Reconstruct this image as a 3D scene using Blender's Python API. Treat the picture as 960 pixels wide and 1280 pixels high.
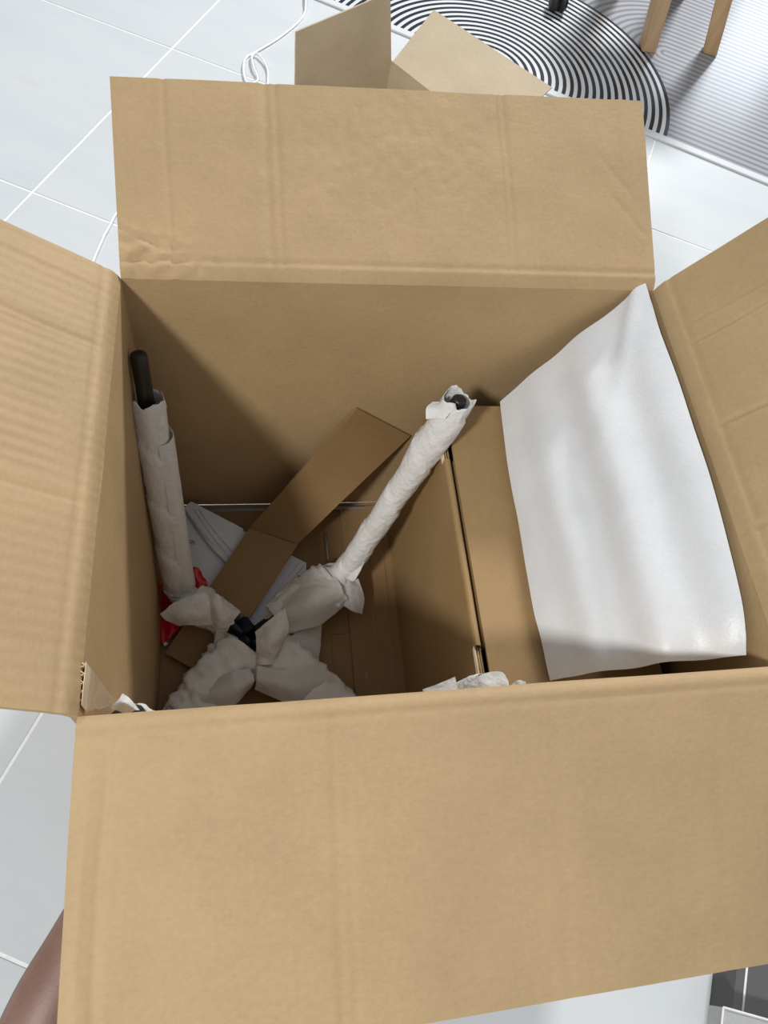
import bpy, bmesh, math, random
from mathutils import Vector, Matrix, Euler, noise
random.seed(7)
SC = bpy.context.scene
for o in list(bpy.data.objects): bpy.data.objects.remove(o)
V = Vector

# ------------------------------------------------------------------ camera
CAM = V((0.134895, -0.170110, 1.176540)); FPX = 961.8
ROT = Euler((0.502366, -0.145979, -0.101051), 'XYZ')
cd = bpy.data.cameras.new('camera'); cam = bpy.data.objects.new('camera', cd)
SC.collection.objects.link(cam); SC.camera = cam
cam.location = CAM; cam.rotation_euler = ROT
cd.sensor_fit = 'HORIZONTAL'; cd.sensor_width = 36; cd.lens = FPX * 36 / 960
cd.clip_start = 0.02; cd.clip_end = 60
RM = ROT.to_matrix()

# ------------------------------------------------------------------ light
W = bpy.data.worlds.new('room_light'); SC.world = W; W.use_nodes = True
W.node_tree.nodes['Background'].inputs[0].default_value = (0.86, 0.93, 1.0, 1)
W.node_tree.nodes['Background'].inputs[1].default_value = 0.40

def lamp(name, loc, aim, size, power, col):
    ld = bpy.data.lights.new(name, 'AREA'); ld.shape = 'DISK'; ld.size = size
    ld.energy = power; ld.color = col
    lo = bpy.data.objects.new(name, ld); SC.collection.objects.link(lo)
    lo.location = loc; lo.rotation_euler = (V(aim) - V(loc)).to_track_quat('-Z', 'Y').to_euler()
    lo['kind'] = 'structure'
lamp('ceiling_lamp_back', (2.35, 4.30, 3.05), (0.3, 0.4, 0.3), 0.62, 225, (1.0, 0.98, 0.96))
lamp('ceiling_lamp_front', (-1.42, -1.55, 3.02), (0.3, 0.3, 0.4), 0.38, 86, (1.0, 0.985, 0.95))
# daylight window far behind on the right (its reflection shows on the mat)
wl = bpy.data.lights.new('window_daylight', 'AREA'); wl.shape = 'RECTANGLE'; wl.size = 0.55; wl.size_y = 0.9; wl.energy = 9; wl.color = (0.86, 0.93, 1.0)
wo = bpy.data.objects.new('window_daylight', wl); SC.collection.objects.link(wo); wo['kind'] = 'structure'
wo.location = (4.15, 5.65, 2.0); wo.rotation_euler = (V((0.5, 0.8, 0.5)) - wo.location).to_track_quat('-Z', 'Y').to_euler()
SC.view_settings.view_transform = 'Standard'; SC.view_settings.look = 'None'
SC.view_settings.exposure = 0.0; SC.view_settings.gamma = 1.0
SC.view_settings.use_curve_mapping = False

# ------------------------------------------------------------------ helpers
def ray(px, py):
    return RM @ V(((px - 480) / FPX, -(py - 640) / FPX, -1.0))
def at(px, py, z):                       # the point at height z seen at this place in the photo
    d = ray(px, py); return CAM + d * ((z - CAM.z) / d.z)
def at_x(px, py, x):
    d = ray(px, py); return CAM + d * ((x - CAM.x) / d.x)
def at_pl(px, py, P, n):
    d = ray(px, py); return CAM + d * ((P - CAM).dot(n) / d.dot(n))

def tag(o, label=None, cat=None, group=None, kind=None):
    if label: o['label'] = label
    if cat: o['category'] = cat
    if group: o['group'] = group
    if kind: o['kind'] = kind
    return o
def thing(name, label, cat, loc=(0, 0, 0), rz=0):
    o = bpy.data.objects.new(name, None); SC.collection.objects.link(o)
    o.empty_display_size = 0.05
    o.location = loc; o.rotation_euler = (0, 0, rz)
    bpy.context.view_layer.update()
    return tag(o, label, cat)
def link(name, me, mat, parent=None, smooth=True):
    o = bpy.data.objects.new(name, me); SC.collection.objects.link(o)
    if mat: me.materials.append(mat)
    if smooth:
        me.polygons.foreach_set('use_smooth', [True] * len(me.polygons))
    if parent is not None:
        o.parent = parent
        o.matrix_parent_inverse = parent_matrix(parent).inverted()
    return o
def parent_matrix(p):
    if p.parent is None: return p.matrix_basis.copy()
    return parent_matrix(p.parent) @ p.matrix_parent_inverse @ p.matrix_basis

def shell(P, thick, name, mat, parent=None, uv=None, sharp=0.6):
    """P[i][j] grid of points (i along u, j along v); closed sheet of the given thickness,
    thickness goes to the back (against the normal du x dv)."""
    nu, nv = len(P), len(P[0])
    N = [[None] * nv for _ in range(nu)]
    for i in range(nu):
        for j in range(nv):
            du = P[min(i + 1, nu - 1)][j] - P[max(i - 1, 0)][j]
            dv = P[i][min(j + 1, nv - 1)] - P[i][max(j - 1, 0)]
            n = du.cross(dv); N[i][j] = n.normalized() if n.length > 1e-12 else V((0, 0, 1))
    vs = [P[i][j] for i in range(nu) for j in range(nv)] + [P[i][j] - N[i][j] * thick for i in range(nu) for j in range(nv)]
    o = nu * nv; F = []
    f = lambda i, j: i * nv + j
    for i in range(nu - 1):
        for j in range(nv - 1):
            F.append((f(i, j), f(i + 1, j), f(i + 1, j + 1), f(i, j + 1)))
            F.append((o + f(i, j), o + f(i, j + 1), o + f(i + 1, j + 1), o + f(i + 1, j)))
    nface = len(F)
    for i in range(nu - 1):
        F.append((f(i, 0), o + f(i, 0), o + f(i + 1, 0), f(i + 1, 0)))
        F.append((f(i, nv - 1), f(i + 1, nv - 1), o + f(i + 1, nv - 1), o + f(i, nv - 1)))
    for j in range(nv - 1):
        F.append((f(0, j), f(0, j + 1), o + f(0, j + 1), o + f(0, j)))
        F.append((f(nu - 1, j), o + f(nu - 1, j), o + f(nu - 1, j + 1), f(nu - 1, j + 1)))
    me = bpy.data.meshes.new(name); me.from_pydata([tuple(v) for v in vs], [], F)
    # uv in metres
    lu = (P[-1][0] - P[0][0]).length; lv = (P[0][-1] - P[0][0]).length
    U = uv or [[(lu * i / (nu - 1), lv * j / (nv - 1)) for j in range(nv)] for i in range(nu)]
    flat = [U[i][j] for i in range(nu) for j in range(nv)]; flat = flat + flat
    ul = me.uv_layers.new(name='UVMap')
    for l in me.loops: ul.data[l.index].uv = flat[l.vertex_index]
    ob = link(name, me, mat, parent)
    me.polygons.foreach_set('material_index', [0] * nface + [1] * (len(F) - nface) if False else [0] * len(F))
    for k in range(nface, len(F)): me.polygons[k].use_smooth = False
    # mark rim edges sharp
    bm = bmesh.new(); bm.from_mesh(me)
    for e in bm.edges:
        if len(e.link_faces) == 2 and (e.link_faces[0].index < nface) != (e.link_faces[1].index < nface): e.smooth = False
    bm.to_mesh(me); bm.free()
    return ob

def lerp(a, b, t): return a + (b - a) * t
def quad(a, b, c, d, nu, nv, disp=None):
    """a->b along u at v=0, d->c along u at v=1"""
    n = (b - a).cross(d - a).normalized()
    lu, lv = (b - a).length, (d - a).length
    P = []
    for i in range(nu + 1):
        r = []
        for j in range(nv + 1):
            u, v = i / nu, j / nv
            p = lerp(lerp(a, b, u), lerp(d, c, u), v)
            if disp: p = p + n * disp(u * lu, v * lv)
            r.append(p)
        P.append(r)
    return P
def cr(p0, p1, p2, p3, t):
    return 0.5 * ((2 * p1) + (p2 - p0) * t + (2 * p0 - 5 * p1 + 4 * p2 - p3) * t * t + (3 * p1 - p0 - 3 * p2 + p3) * t ** 3)
def spline(pts, n, linear=False):
    pts = [V(p) for p in pts]
    if len(pts) == 2 or linear:
        out = []
        for k in range(n + 1):
            s = k / n * (len(pts) - 1); i = min(int(s), len(pts) - 2); out.append(lerp(pts[i], pts[i + 1], s - i))
        return out
    e = [2 * pts[0] - pts[1]] + pts + [2 * pts[-1] - pts[-2]]
    out = []
    for k in range(n + 1):
        s = k / n * (len(pts) - 1); i = min(int(s), len(pts) - 2)
        out.append(cr(e[i], e[i + 1], e[i + 2], e[i + 3], s - i))
    return out
def patch(rows, nu=24, nv=16, amp=0.0015, freq=60, seed=0, crisp=False):
    """smooth crumpled sheet through rows of control points"""
    R = [spline(r, nv, crisp) for r in rows]
    P = [[None] * (nv + 1) for _ in range(nu + 1)]
    for j in range(nv + 1):
        c = spline([r[j] for r in R], nu, crisp)
        for i in range(nu + 1): P[i][j] = c[i]
    for i in range(nu + 1):
        for j in range(nv + 1):
            p = P[i][j]; q = p * freq + V((seed * 3.1, seed * 1.7, 0))
            w = 1 - 2 * abs(noise.noise(q))              # creased, not wavy
            w2 = noise.noise(q * 2.3)
            P[i][j] = p + V((noise.noise(q + V((9, 0, 0))) * 0.5, noise.noise(q + V((0, 9, 0))) * 0.5, w * 0.7 + w2 * 0.4)) * amp
    return P
def frames(path):
    T = []
    for k in range(len(path)):
        T.append((path[min(k + 1, len(path) - 1)] - path[max(k - 1, 0)]).normalized())
    a = V((0, 0, 1)) if abs(T[0].z) < 0.9 else V((1, 0, 0))
    n = T[0].cross(a).normalized(); out = []
    for t in T:
        n = (n - t * n.dot(t)).normalized(); out.append((t, n, t.cross(n)))
    return out
def tube_mesh(name, path, rad, seg=16, caps=True, mod=None, zsq=None):
    """rad: number or list; mod(k, theta) -> (radius factor, shift along axis)"""
    Fr = frames(path); vs = []; F = []
    for k, (p, (t, n, b)) in enumerate(zip(path, Fr)):
        r = rad if not isinstance(rad, (list, tuple)) else rad[k]
        for s in range(seg):
            th = 2 * math.pi * s / seg
            m, sh = mod(k, th) if mod else (1, 0)
            o_ = (n * math.cos(th) + b * math.sin(th)) * r * m + t * sh
            if zsq: o_.z *= zsq[k]
            vs.append(p + o_)
    for k in range(len(path) - 1):
        for s in range(seg):
            F.append((k * seg + s, k * seg + (s + 1) % seg, (k + 1) * seg + (s + 1) % seg, (k + 1) * seg + s))
    if caps:
        F.append(tuple(reversed(range(seg)))); F.append(tuple((len(path) - 1) * seg + s for s in range(seg)))
    me = bpy.data.meshes.new(name); me.from_pydata([tuple(v) for v in vs], [], F)
    return me
def box_mesh(name, lo, hi, bev=0.0, M=None, seg=2):
    bm = bmesh.new(); bmesh.ops.create_cube(bm, size=1)
    for v in bm.verts:
        v.co = V([lo[i] + (v.co[i] + 0.5) * (hi[i] - lo[i]) for i in range(3)])
    if bev: bmesh.ops.bevel(bm, geom=list(bm.edges), offset=bev, segments=seg, affect='EDGES', profile=0.5)
    if M is not None: bmesh.ops.transform(bm, matrix=M, verts=bm.verts)
    me = bpy.data.meshes.new(name); bm.to_mesh(me); bm.free(); return me
def prism(name, poly, z0, z1):
    """flat polygon extruded in z"""
    n = len(poly)
    vs = [(p[0], p[1], z0) for p in poly] + [(p[0], p[1], z1) for p in poly]
    F = [tuple(reversed(range(n))), tuple(range(n, 2 * n))] + [(i, (i + 1) % n, n + (i + 1) % n, n + i) for i in range(n)]
    me = bpy.data.meshes.new(name); me.from_pydata(vs, [], F); return me

# ------------------------------------------------------------------ materials
class NT:
    def __init__(s, name):
        s.m = bpy.data.materials.new(name); s.m.use_nodes = True; s.t = s.m.node_tree
        s.b = s.t.nodes['Principled BSDF']; s.out = s.t.nodes['Material Output']
    def n(s, ty, **k):
        x = s.t.nodes.new(ty)
        for a, v in k.items():
            if hasattr(x, a): setattr(x, a, v)
        return x
    def l(s, a, b): s.t.links.new(a, b)
    def val(s, x, v):
        if hasattr(v, 'is_output') or isinstance(v, bpy.types.NodeSocket): s.l(v, x)
        else: x.default_value = v
    def math(s, op, a, b=0.0, c=0.0):
        x = s.n('ShaderNodeMath', operation=op); s.val(x.inputs[0], a); s.val(x.inputs[1], b)
        s.val(x.inputs[2], c); return x.outputs[0]
    def mix(s, f, a, b):
        x = s.n('ShaderNodeMix', data_type='RGBA'); s.val(x.inputs[0], f); s.val(x.inputs[6], a); s.val(x.inputs[7], b); return x.outputs[2]
    def noise(s, vec, scale, detail=3, rough=0.55):
        x = s.n('ShaderNodeTexNoise'); s.l(vec, x.inputs['Vector']); x.inputs['Scale'].default_value = scale
        x.inputs['Detail'].default_value = detail; x.inputs['Roughness'].default_value = rough; return x.outputs[0]
    def mapping(s, vec, scale=(1, 1, 1), loc=(0, 0, 0), rot=(0, 0, 0)):
        x = s.n('ShaderNodeMapping'); s.l(vec, x.inputs[0]); x.inputs['Scale'].default_value = scale
        x.inputs['Location'].default_value = loc; x.inputs['Rotation'].default_value = rot; return x.outputs[0]
    def ramp(s, f, stops):
        x = s.n('ShaderNodeValToRGB'); s.l(f, x.inputs[0]); e = x.color_ramp.elements
        e[0].position, e[0].color = stops[0][0], (*stops[0][1], 1); e[1].position, e[1].color = stops[1][0], (*stops[1][1], 1)
        for p, c in stops[2:]:
            k = e.new(p); k.color = (*c, 1)
        return x.outputs[0]
    def bump(s, h, strength, dist=0.002):
        x = s.n('ShaderNodeBump'); s.l(h, x.inputs['Height']); x.inputs['Strength'].default_value = strength
        x.inputs['Distance'].default_value = dist; s.l(x.outputs[0], s.b.inputs['Normal'])
def c4(c): return (c[0], c[1], c[2], 1)

def cardboard(name, col, dark=0.86, flute=0.0075, fstr=0.25, mott=1.0, spec=0.28):
    t = NT(name); uv = t.n('ShaderNodeTexCoord')
    u = uv.outputs['UV']; g = uv.outputs['Object']
    sx = t.n('ShaderNodeSeparateXYZ'); t.l(u, sx.inputs[0])
    wav = t.math('SINE', t.math('MULTIPLY', sx.outputs[0], 2 * math.pi / flute))
    fib = t.noise(t.mapping(u, (120, 260, 1)), 1.0, 4, 0.65)            # short dashes across the flutes
    big = t.noise(g, 9.0, 3); fine = t.noise(g, 190.0, 3, 0.65)
    f = t.math('ADD', t.math('MULTIPLY', big, 0.55), t.math('MULTIPLY', fine, 0.30))
    f = t.math('ADD', f, t.math('MULTIPLY', fib, 0.26))
    f = t.math('ADD', f, t.math('MULTIPLY', wav, 0.004 + 0.02 * fstr))
    a = tuple(x * dark for x in col); b = tuple(min(1, x * (2 - dark)) for x in col)
    cc = t.ramp(f, [(0.30, a), (0.78, b)])
    t.l(cc, t.b.inputs['Base Color'])
    t.b.inputs['Roughness'].default_value = 0.62; t.b.inputs['Specular IOR Level'].default_value = spec
    h = t.math('ADD', t.math('MULTIPLY', wav, 0.22 * fstr), t.math('MULTIPLY', t.noise(g, 70.0, 3), 0.55 * mott))
    h = t.math('ADD', h, t.math('MULTIPLY', fine, 0.35)); h = t.math('ADD', h, t.math('MULTIPLY', fib, 0.25 * mott))
    t.bump(h, 0.35, 0.0022)
    return t.m
def plain(name, col, rough=0.5, spec=0.5, metal=0, nscale=60, namp=0.06, bump=0.0, coat=0):
    t = NT(name); g = t.n('ShaderNodeTexCoord').outputs['Object']
    nz = t.noise(g, nscale, 4)
    t.l(t.ramp(nz, [(0.3, tuple(x * (1 - namp) for x in col)), (0.7, tuple(min(1, x * (1 + namp)) for x in col))]), t.b.inputs['Base Color'])
    t.b.inputs['Roughness'].default_value = rough; t.b.inputs['Specular IOR Level'].default_value = spec
    t.b.inputs['Metallic'].default_value = metal; t.b.inputs['Coat Weight'].default_value = coat
    if bump: t.bump(nz, bump, 0.002)
    return t.m
def paper(name, col, trans=0.25, clear=0.0, bump=0.3):
    t = NT(name); g = t.n('ShaderNodeTexCoord').outputs['Object']
    nz = t.noise(g, 120, 5, 0.7); fz = t.noise(g, 900, 2)
    f = t.math('ADD', t.math('MULTIPLY', nz, 0.7), t.math('MULTIPLY', fz, 0.3))
    cc = t.ramp(f, [(0.3, tuple(x * 0.93 for x in col)), (0.7, col)])
    t.l(cc, t.b.inputs['Base Color']); t.b.inputs['Roughness'].default_value = 0.75; t.b.inputs['Specular IOR Level'].default_value = 0.25
    rd = t.math('ABSOLUTE', t.math('SUBTRACT', t.noise(g, 45, 2, 0.5), 0.5))
    rd2 = t.math('ABSOLUTE', t.math('SUBTRACT', t.noise(g, 110, 2, 0.5), 0.5))
    hh = t.math('ADD', t.math('ADD', t.math('MULTIPLY', rd, 3.0), t.math('MULTIPLY', rd2, 1.2)), t.math('MULTIPLY', nz, 0.4))
    t.bump(hh, bump, 0.003)
    tr = t.n('ShaderNodeBsdfTranslucent'); t.l(cc, tr.inputs[0])
    m = t.n('ShaderNodeMixShader'); m.inputs[0].default_value = trans; t.l(t.b.outputs[0], m.inputs[1]); t.l(tr.outputs[0], m.inputs[2])
    if clear:
        tp = t.n('ShaderNodeBsdfTransparent'); m2 = t.n('ShaderNodeMixShader'); m2.inputs[0].default_value = clear
        t.l(m.outputs[0], m2.inputs[1]); t.l(tp.outputs[0], m2.inputs[2]); m = m2
    t.l(m.outputs[0], t.out.inputs[0])
    return t.m

KRAFT = (0.432, 0.302, 0.162)
M_box = cardboard('kraft_corrugated', KRAFT, fstr=0.06)
M_flapL = cardboard('kraft_corrugated_ridged', KRAFT, flute=0.0125, fstr=0.8)
M_inner = cardboard('kraft_smooth', (0.33, 0.215, 0.10), flute=0.005, fstr=0.12, mott=0.35)
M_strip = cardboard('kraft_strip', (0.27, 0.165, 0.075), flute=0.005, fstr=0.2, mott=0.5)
M_small = cardboard('pale_kraft', (0.55, 0.45, 0.315), flute=0.004, fstr=0.1, mott=0.3)
M_edge = plain('cut_cardboard_edge', (0.62, 0.50, 0.34), 0.8, 0.2, bump=0.3)
M_dark = plain('black_powder_coat', (0.012, 0.012, 0.014), 0.38, 0.5)
M_rubber = plain('black_rubber_foot', (0.02, 0.02, 0.022), 0.5, 0.5)
M_navy = plain('navy_steel', (0.012, 0.018, 0.04), 0.4, 0.5)
M_paper = paper('white_packing_paper', (0.87, 0.87, 0.86), 0.18, bump=0.5)
M_tissue = paper('thin_packing_tissue', (0.84, 0.84, 0.82), 0.3, 0.10)
M_bag = paper('white_polybag', (0.86, 0.88, 0.93), 0.12, bump=0.12)
M_ink = plain('grey_blue_ink', (0.12, 0.17, 0.28), 0.6)
M_seam = plain('bag_seam', (0.62, 0.65, 0.72), 0.5)
M_red = plain('red_plastic_bag', (0.55, 0.012, 0.015), 0.25, 0.5)
M_tape = plain('pale_tape_edge', (0.36, 0.35, 0.33), 0.4)
M_void = plain('flute_shadow_liner', (0.30, 0.20, 0.11), 0.8)

# ------------------------------------------------------------------ floor
TS, TH, OX, OY = 0.6, -0.4597952, -0.02588807, 1.77151275
e1 = V((math.cos(TH), math.sin(TH), 0)); e2 = V((-math.sin(TH), math.cos(TH), 0)); TO = V((OX, OY, 0))
def tile_material():
    t = NT('white_polished_tile'); g = t.n('ShaderNodeTexCoord').outputs['Object']
    r = t.n('ShaderNodeObjectInfo').outputs['Random']
    v = t.n('ShaderNodeVectorMath', operation='ADD'); t.l(g, v.inputs[0])
    cx = t.n('ShaderNodeCombineXYZ'); t.l(t.math('MULTIPLY', r, 40), cx.inputs[0]); t.l(cx.outputs[0], v.inputs[1])
    w = t.noise(t.mapping(v.outputs[0], (0.8, 3.2, 1), rot=(0, 0, 0.5)), 2.0, 5, 0.6)
    t.l(t.ramp(w, [(0.35, (0.59, 0.63, 0.65)), (0.62, (0.64, 0.665, 0.685)), (0.70, (0.60, 0.62, 0.645))]), t.b.inputs['Base Color'])
    t.b.inputs['Roughness'].default_value = 0.22; t.b.inputs['Specular IOR Level'].default_value = 0.4
    return t.m
M_tile = tile_material(); M_grout = plain('white_grout', (0.86, 0.87, 0.87), 0.8, 0.2)
fl = link('floor', box_mesh('floor', (-3.6, -3.0, -0.05), (5.0, 6.2, -0.0012)), M_grout, smooth=False); tag(fl, kind='structure')
g = 0.0022
tm = box_mesh('tile', (g, g, -0.010), (TS - g, TS - g, 0.0), 0.0008, seg=1); tm.materials.append(M_tile)
for i in range(-9, 12):
    for j in range(-12, 10):
        p = TO + e1 * (TS * i) + e2 * (TS * j)
        c = p + (e1 + e2) * TS / 2
        if not (-3.5 < c.x < 4.9 and -2.9 < c.y < 6.1): continue
        o = bpy.data.objects.new('tile', tm); SC.collection.objects.link(o); o.parent = fl
        o.location = p; o.rotation_euler = (0, 0, TH)

# ------------------------------------------------------------------ rug
def rug_material(R=0.520, per=0.0206):
    t = NT('arc_pattern_mat'); g = t.n('ShaderNodeTexCoord').outputs['Object']
    s = t.n('ShaderNodeSeparateXYZ'); t.l(g, s.inputs[0]); x, y = s.outputs[0], s.outputs[1]
    r = t.math('SQRT', t.math('ADD', t.math('MULTIPLY', x, x), t.math('MULTIPLY', y, y)))
    st = t.math('FRACT', t.math('DIVIDE', t.math('SUBTRACT', R, r), per))
    black = t.math('LESS_THAN', st, 0.50)
    inside = t.math('MULTIPLY', t.math('LESS_THAN', r, R), t.math('GREATER_THAN', y, 0.022))
    # second, pale family: half rings running out into straight lines
    qx = t.math('SUBTRACT', x, 0.425); qy = t.math('SUBTRACT', y, 0.405)
    left = t.math('LESS_THAN', qx, 0.0)
    rr = t.math('SQRT', t.math('ADD', t.math('MULTIPLY', t.math('MULTIPLY', qx, qx), left), t.math('MULTIPLY', qy, qy)))
    st2 = t.math('FRACT', t.math('DIVIDE', rr, 0.0225))
    tri = t.math('ABSOLUTE', t.math('SUBTRACT', st2, 0.5))
    grey = t.ramp(tri, [(0.12, (0.20, 0.21, 0.235)), (0.32, (0.36, 0.37, 0.40))])
    bw = t.mix(black, c4((0.66, 0.68, 0.70)), c4((0.012, 0.018, 0.028)))
    fadein = t.math('GREATER_THAN', y, 0.022)
    grey = t.mix(fadein, c4((0.66, 0.68, 0.70)), grey)
    col = t.mix(inside, grey, bw)
    t.l(col, t.b.inputs['Base Color'])
    t.b.inputs['Roughness'].default_value = 0.17; t.b.inputs['Specular IOR Level'].default_value = 0.4
    t.bump(tri, 0.05, 0.001)
    return t.m
rug = link('rug', box_mesh('rug', (-0.95, 0.0, 0.0002), (1.55, 1.55, 0.0055), 0.0015), rug_material(), smooth=False)
rug.location = (0.7735, 1.7989, 0); rug.rotation_euler = (0, 0, math.radians(-29.81))
tag(rug, 'white mat with black concentric arcs and pale grey lines on the tiles', 'rug')

# ------------------------------------------------------------------ large carton
WX, DY, HZ = 0.6346, 0.4798, 0.5333
T = 0.006
box = thing('cardboard_box', 'large open brown cardboard box with four flaps folded outward', 'box', (WX / 2, DY / 2, 0))
BL, BR, FL, FR = at(150, 342, HZ), at(820, 358, HZ), at(95, 893, HZ), at(984, 829, HZ)
UP = V((0, 0, 1))
FOLD_R, FOLD_K = 0.013, 1.15
DROP = V((0, 0, -FOLD_K * FOLD_R / 2))
def waves(seed, a=0.0006):
    return lambda u, v: noise.noise(V((u * 6 + seed, v * 6, seed))) * a * 2 + noise.noise(V((u * 18, v * 18 + seed, 0))) * a
def wall(top0, top1, bot1, bot0, seed, nm='side_wall', lab=None):
    """inner face looks into the box; u along the rim"""
    wv = waves(seed, 0.0005)
    P = quad(top0 + DROP, top1 + DROP, bot1, bot0, 40, 30, wv)
    o = shell(P, T, nm, M_box, box)
    if lab: o['label'] = lab
    return o
b_bl, b_br, b_fl, b_fr = V((0.001, DY, T)), V((WX, DY, T)), V((0, 0.0, T)), V((WX, 0.0, T))
# order chosen so that du x dv points inward
def inward(a, b, c, d, seed):
    n = (b - a).cross(d - a); mid = V((WX / 2, DY / 2, 0.25))
    if n.dot(mid - a) < 0: a, b, c, d = b, a, d, c
    return wall(a, b, c, d, seed)
inward(BL, BR, b_br, b_bl, 1); inward(BL, FL, b_fl, b_bl, 2); inward(FL, FR, b_fr, b_fl, 3); inward(BR, FR, b_fr, b_br, 4)

def flap(r0, r1, o0, o1, name, mat, creases=(), seed=0, nu=90, nv=50, extra=None, gap=0.004):
    """r0->r1 along the rim, o0/o1 outer corners"""
    d0, d1 = o0 - r0, o1 - r1
    lu = (r1 - r0).length
    n = (r1 - r0).cross(d0).normalized()
    flip = n.z < 0
    wv = waves(seed, 0.0007)
    P, UVs = [], []
    for i in range(nu + 1):
        u = i / nu; row = []; uvr = []
        base = lerp(r0, r1, u); dv = lerp(d0, d1, u); L = dv.length; dn = dv.normalized()
        nn = n if not flip else -n
        for j in range(nv + 1):
            s = j / nv; v = L * (s ** 1.35)
            p = base + dn * v
            if v < FOLD_R: p = p + UP * (-FOLD_K * (FOLD_R - v) ** 2 / (2 * FOLD_R))
            # score line beside the fold
            h = -0.0012 * math.exp(-((v - 0.017) / 0.003) ** 2)
            for (uc, wd, dep) in creases:
                h -= dep * math.exp(-((u * lu - uc - 0.004 * noise.noise(V((v * 9, uc * 50, 0)))) / wd) ** 2) * min(1, v / 0.03)
            h += wv(u * lu, v) * min(1, v / 0.02)
            if extra: h += extra(u * lu, v, L)
            p = p + nn * h
            row.append(p); uvr.append((u * lu, v))
        P.append(row); UVs.append(uvr)
    if flip:
        P.reverse(); UVs.reverse()
    return shell(P, T, name, mat, box, uv=UVs)
def outer(px, py, base, dirv, phi):
    """corner of a flap seen at px,py lying in the plane through the rim at the given rise"""
    d = V(dirv) * math.cos(math.radians(phi)) + UP * math.sin(math.radians(phi))
    along = UP.cross(V(dirv)); n = along.cross(d).normalized()
    return at_pl(px, py, base, n)
def rise(base, dirv, phi, L, skew=0.0):
    al = UP.cross(V(dirv))
    return base + (V(dirv) * math.cos(math.radians(phi)) + UP * math.sin(math.radians(phi))) * L + al * skew

def wr(u, v, L):     # wrinkles torn into the corner by the left end of the back flap
    q = math.exp(-((u - 0.03) / 0.05) ** 2 - ((v - 0.015) / 0.035) ** 2)
    return 0.006 * q * noise.noise(V((u * 60, v * 90, 3))) - 0.0016 * math.exp(-((v - 0.055 + u * 0.55) / 0.003) ** 2) * (1 if u < 0.085 else 0)
def wr2(u, v, L):
    h = 0.0010 * noise.noise(V((u * 75, v * 95, 5))) * math.exp(-((u - 0.30) / 0.16) ** 2 - ((v - 0.15) / 0.09) ** 2)
    for k in (0, 1):
        h -= 0.0012 * math.exp(-((v - (0.165 - 0.06 * k) + (u - (0.575 + 0.02 * k)) * 1.3) / 0.0025) ** 2) * (1 if abs(u - 0.59 - 0.015 * k) < 0.02 else 0)
    return wr(u, v, L) + h
flap(BL, BR, outer(137, 95, BL, (0, 1, 0), 20), outer(803, 126, BR, (0, 1, 0), 20), 'flap', M_box,
     [(0.055, 0.0025, 0.0014), (0.166, 0.005, 0.0022), (0.178, 0.003, 0.0016), (0.443, 0.0028, 0.0017), (0.452, 0.0028, 0.0015), (0.605, 0.006, -0.0012)], 11, 250, 60, wr2)
flap(FL, FR, outer(66, 1361, FL, (0, -1, 0), -7), outer(1000, 1198, FR, (0, -1, 0), -24), 'flap', M_box,
     [(0.012, 0.004, -0.0015), (0.024, 0.0035, 0.0020), (0.205, 0.004, 0.0013), (0.214, 0.004, 0.0010), (0.40, 0.006, 0.0006), (0.56, 0.008, 0.0008)], 23, 250, 60,
     lambda u, v, L: 0.004 * noise.noise(V((u * 25, v * 40, 8))) * math.exp(-((u - 0.02) / 0.05) ** 2 - ((v - 0.012) / 0.02) ** 2)
                     - 0.0016 * math.exp(-((v - 0.020 - 0.08 * u) / 0.003) ** 2) * (1 if u < 0.07 else 0))
flap(BL, FL, rise(BL, (-1, 0, 0), 33, 0.245, 0), rise(FL, (-1, 0, 0), 37, 0.245, 0), 'flap', M_flapL,
     [(0.105, 0.004, 0.0022), (0.114, 0.003, 0.0016), (0.29, 0.003, 0.0016), (0.425, 0.01, 0.001), (0.025, 0.006, -0.001)], 31, 240, 50,
     lambda u, v, L: 0.00055 * math.sin(u * 2 * math.pi / 0.0130) * (1 if 0.11 < u < 0.27 else 0.18) * min(1, max(0, v - 0.02) / 0.04))
flap(BR, FR, rise(BR, (1, 0, 0), 53, 0.245, 0), rise(FR, (1, 0, 0), 50, 0.245, 0), 'flap', M_box,
     [(0.075, 0.004, 0.0012), (0.10, 0.003, 0.0014), (0.215, 0.0035, 0.0022), (0.34, 0.004, 0.0020), (0.385, 0.008, 0.001)], 41, 200, 50)
# bottom: two minor flaps over two major flaps
def slab(name, x0, x1, y0, y1, z0, z1, lab=None):
    P = quad(V((x0, y0, z1)), V((x1, y0, z1)), V((x1, y1, z1)), V((x0, y1, z1)), 16, 16, waves(x0 * 9 + y0, 0.0004))
    o = shell(P, z1 - z0, name, M_strip, box)
    if lab: o['label'] = lab
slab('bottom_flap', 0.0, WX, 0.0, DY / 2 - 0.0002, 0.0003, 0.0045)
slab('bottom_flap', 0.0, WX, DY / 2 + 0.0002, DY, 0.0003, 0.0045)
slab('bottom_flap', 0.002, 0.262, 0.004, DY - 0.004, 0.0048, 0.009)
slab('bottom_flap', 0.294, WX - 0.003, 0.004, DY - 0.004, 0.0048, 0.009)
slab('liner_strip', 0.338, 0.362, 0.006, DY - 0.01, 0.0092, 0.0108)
link('seam_tape', box_mesh('seam_tape', (0.045, DY - 0.016, 0.0092), (0.37, DY - 0.009, 0.0105)), M_tape, box)
link('seam_tape', box_mesh('seam_tape', (0.266, 0.37, 0.0047), (0.2685, 0.42, 0.0062)), M_tape, box)
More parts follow.
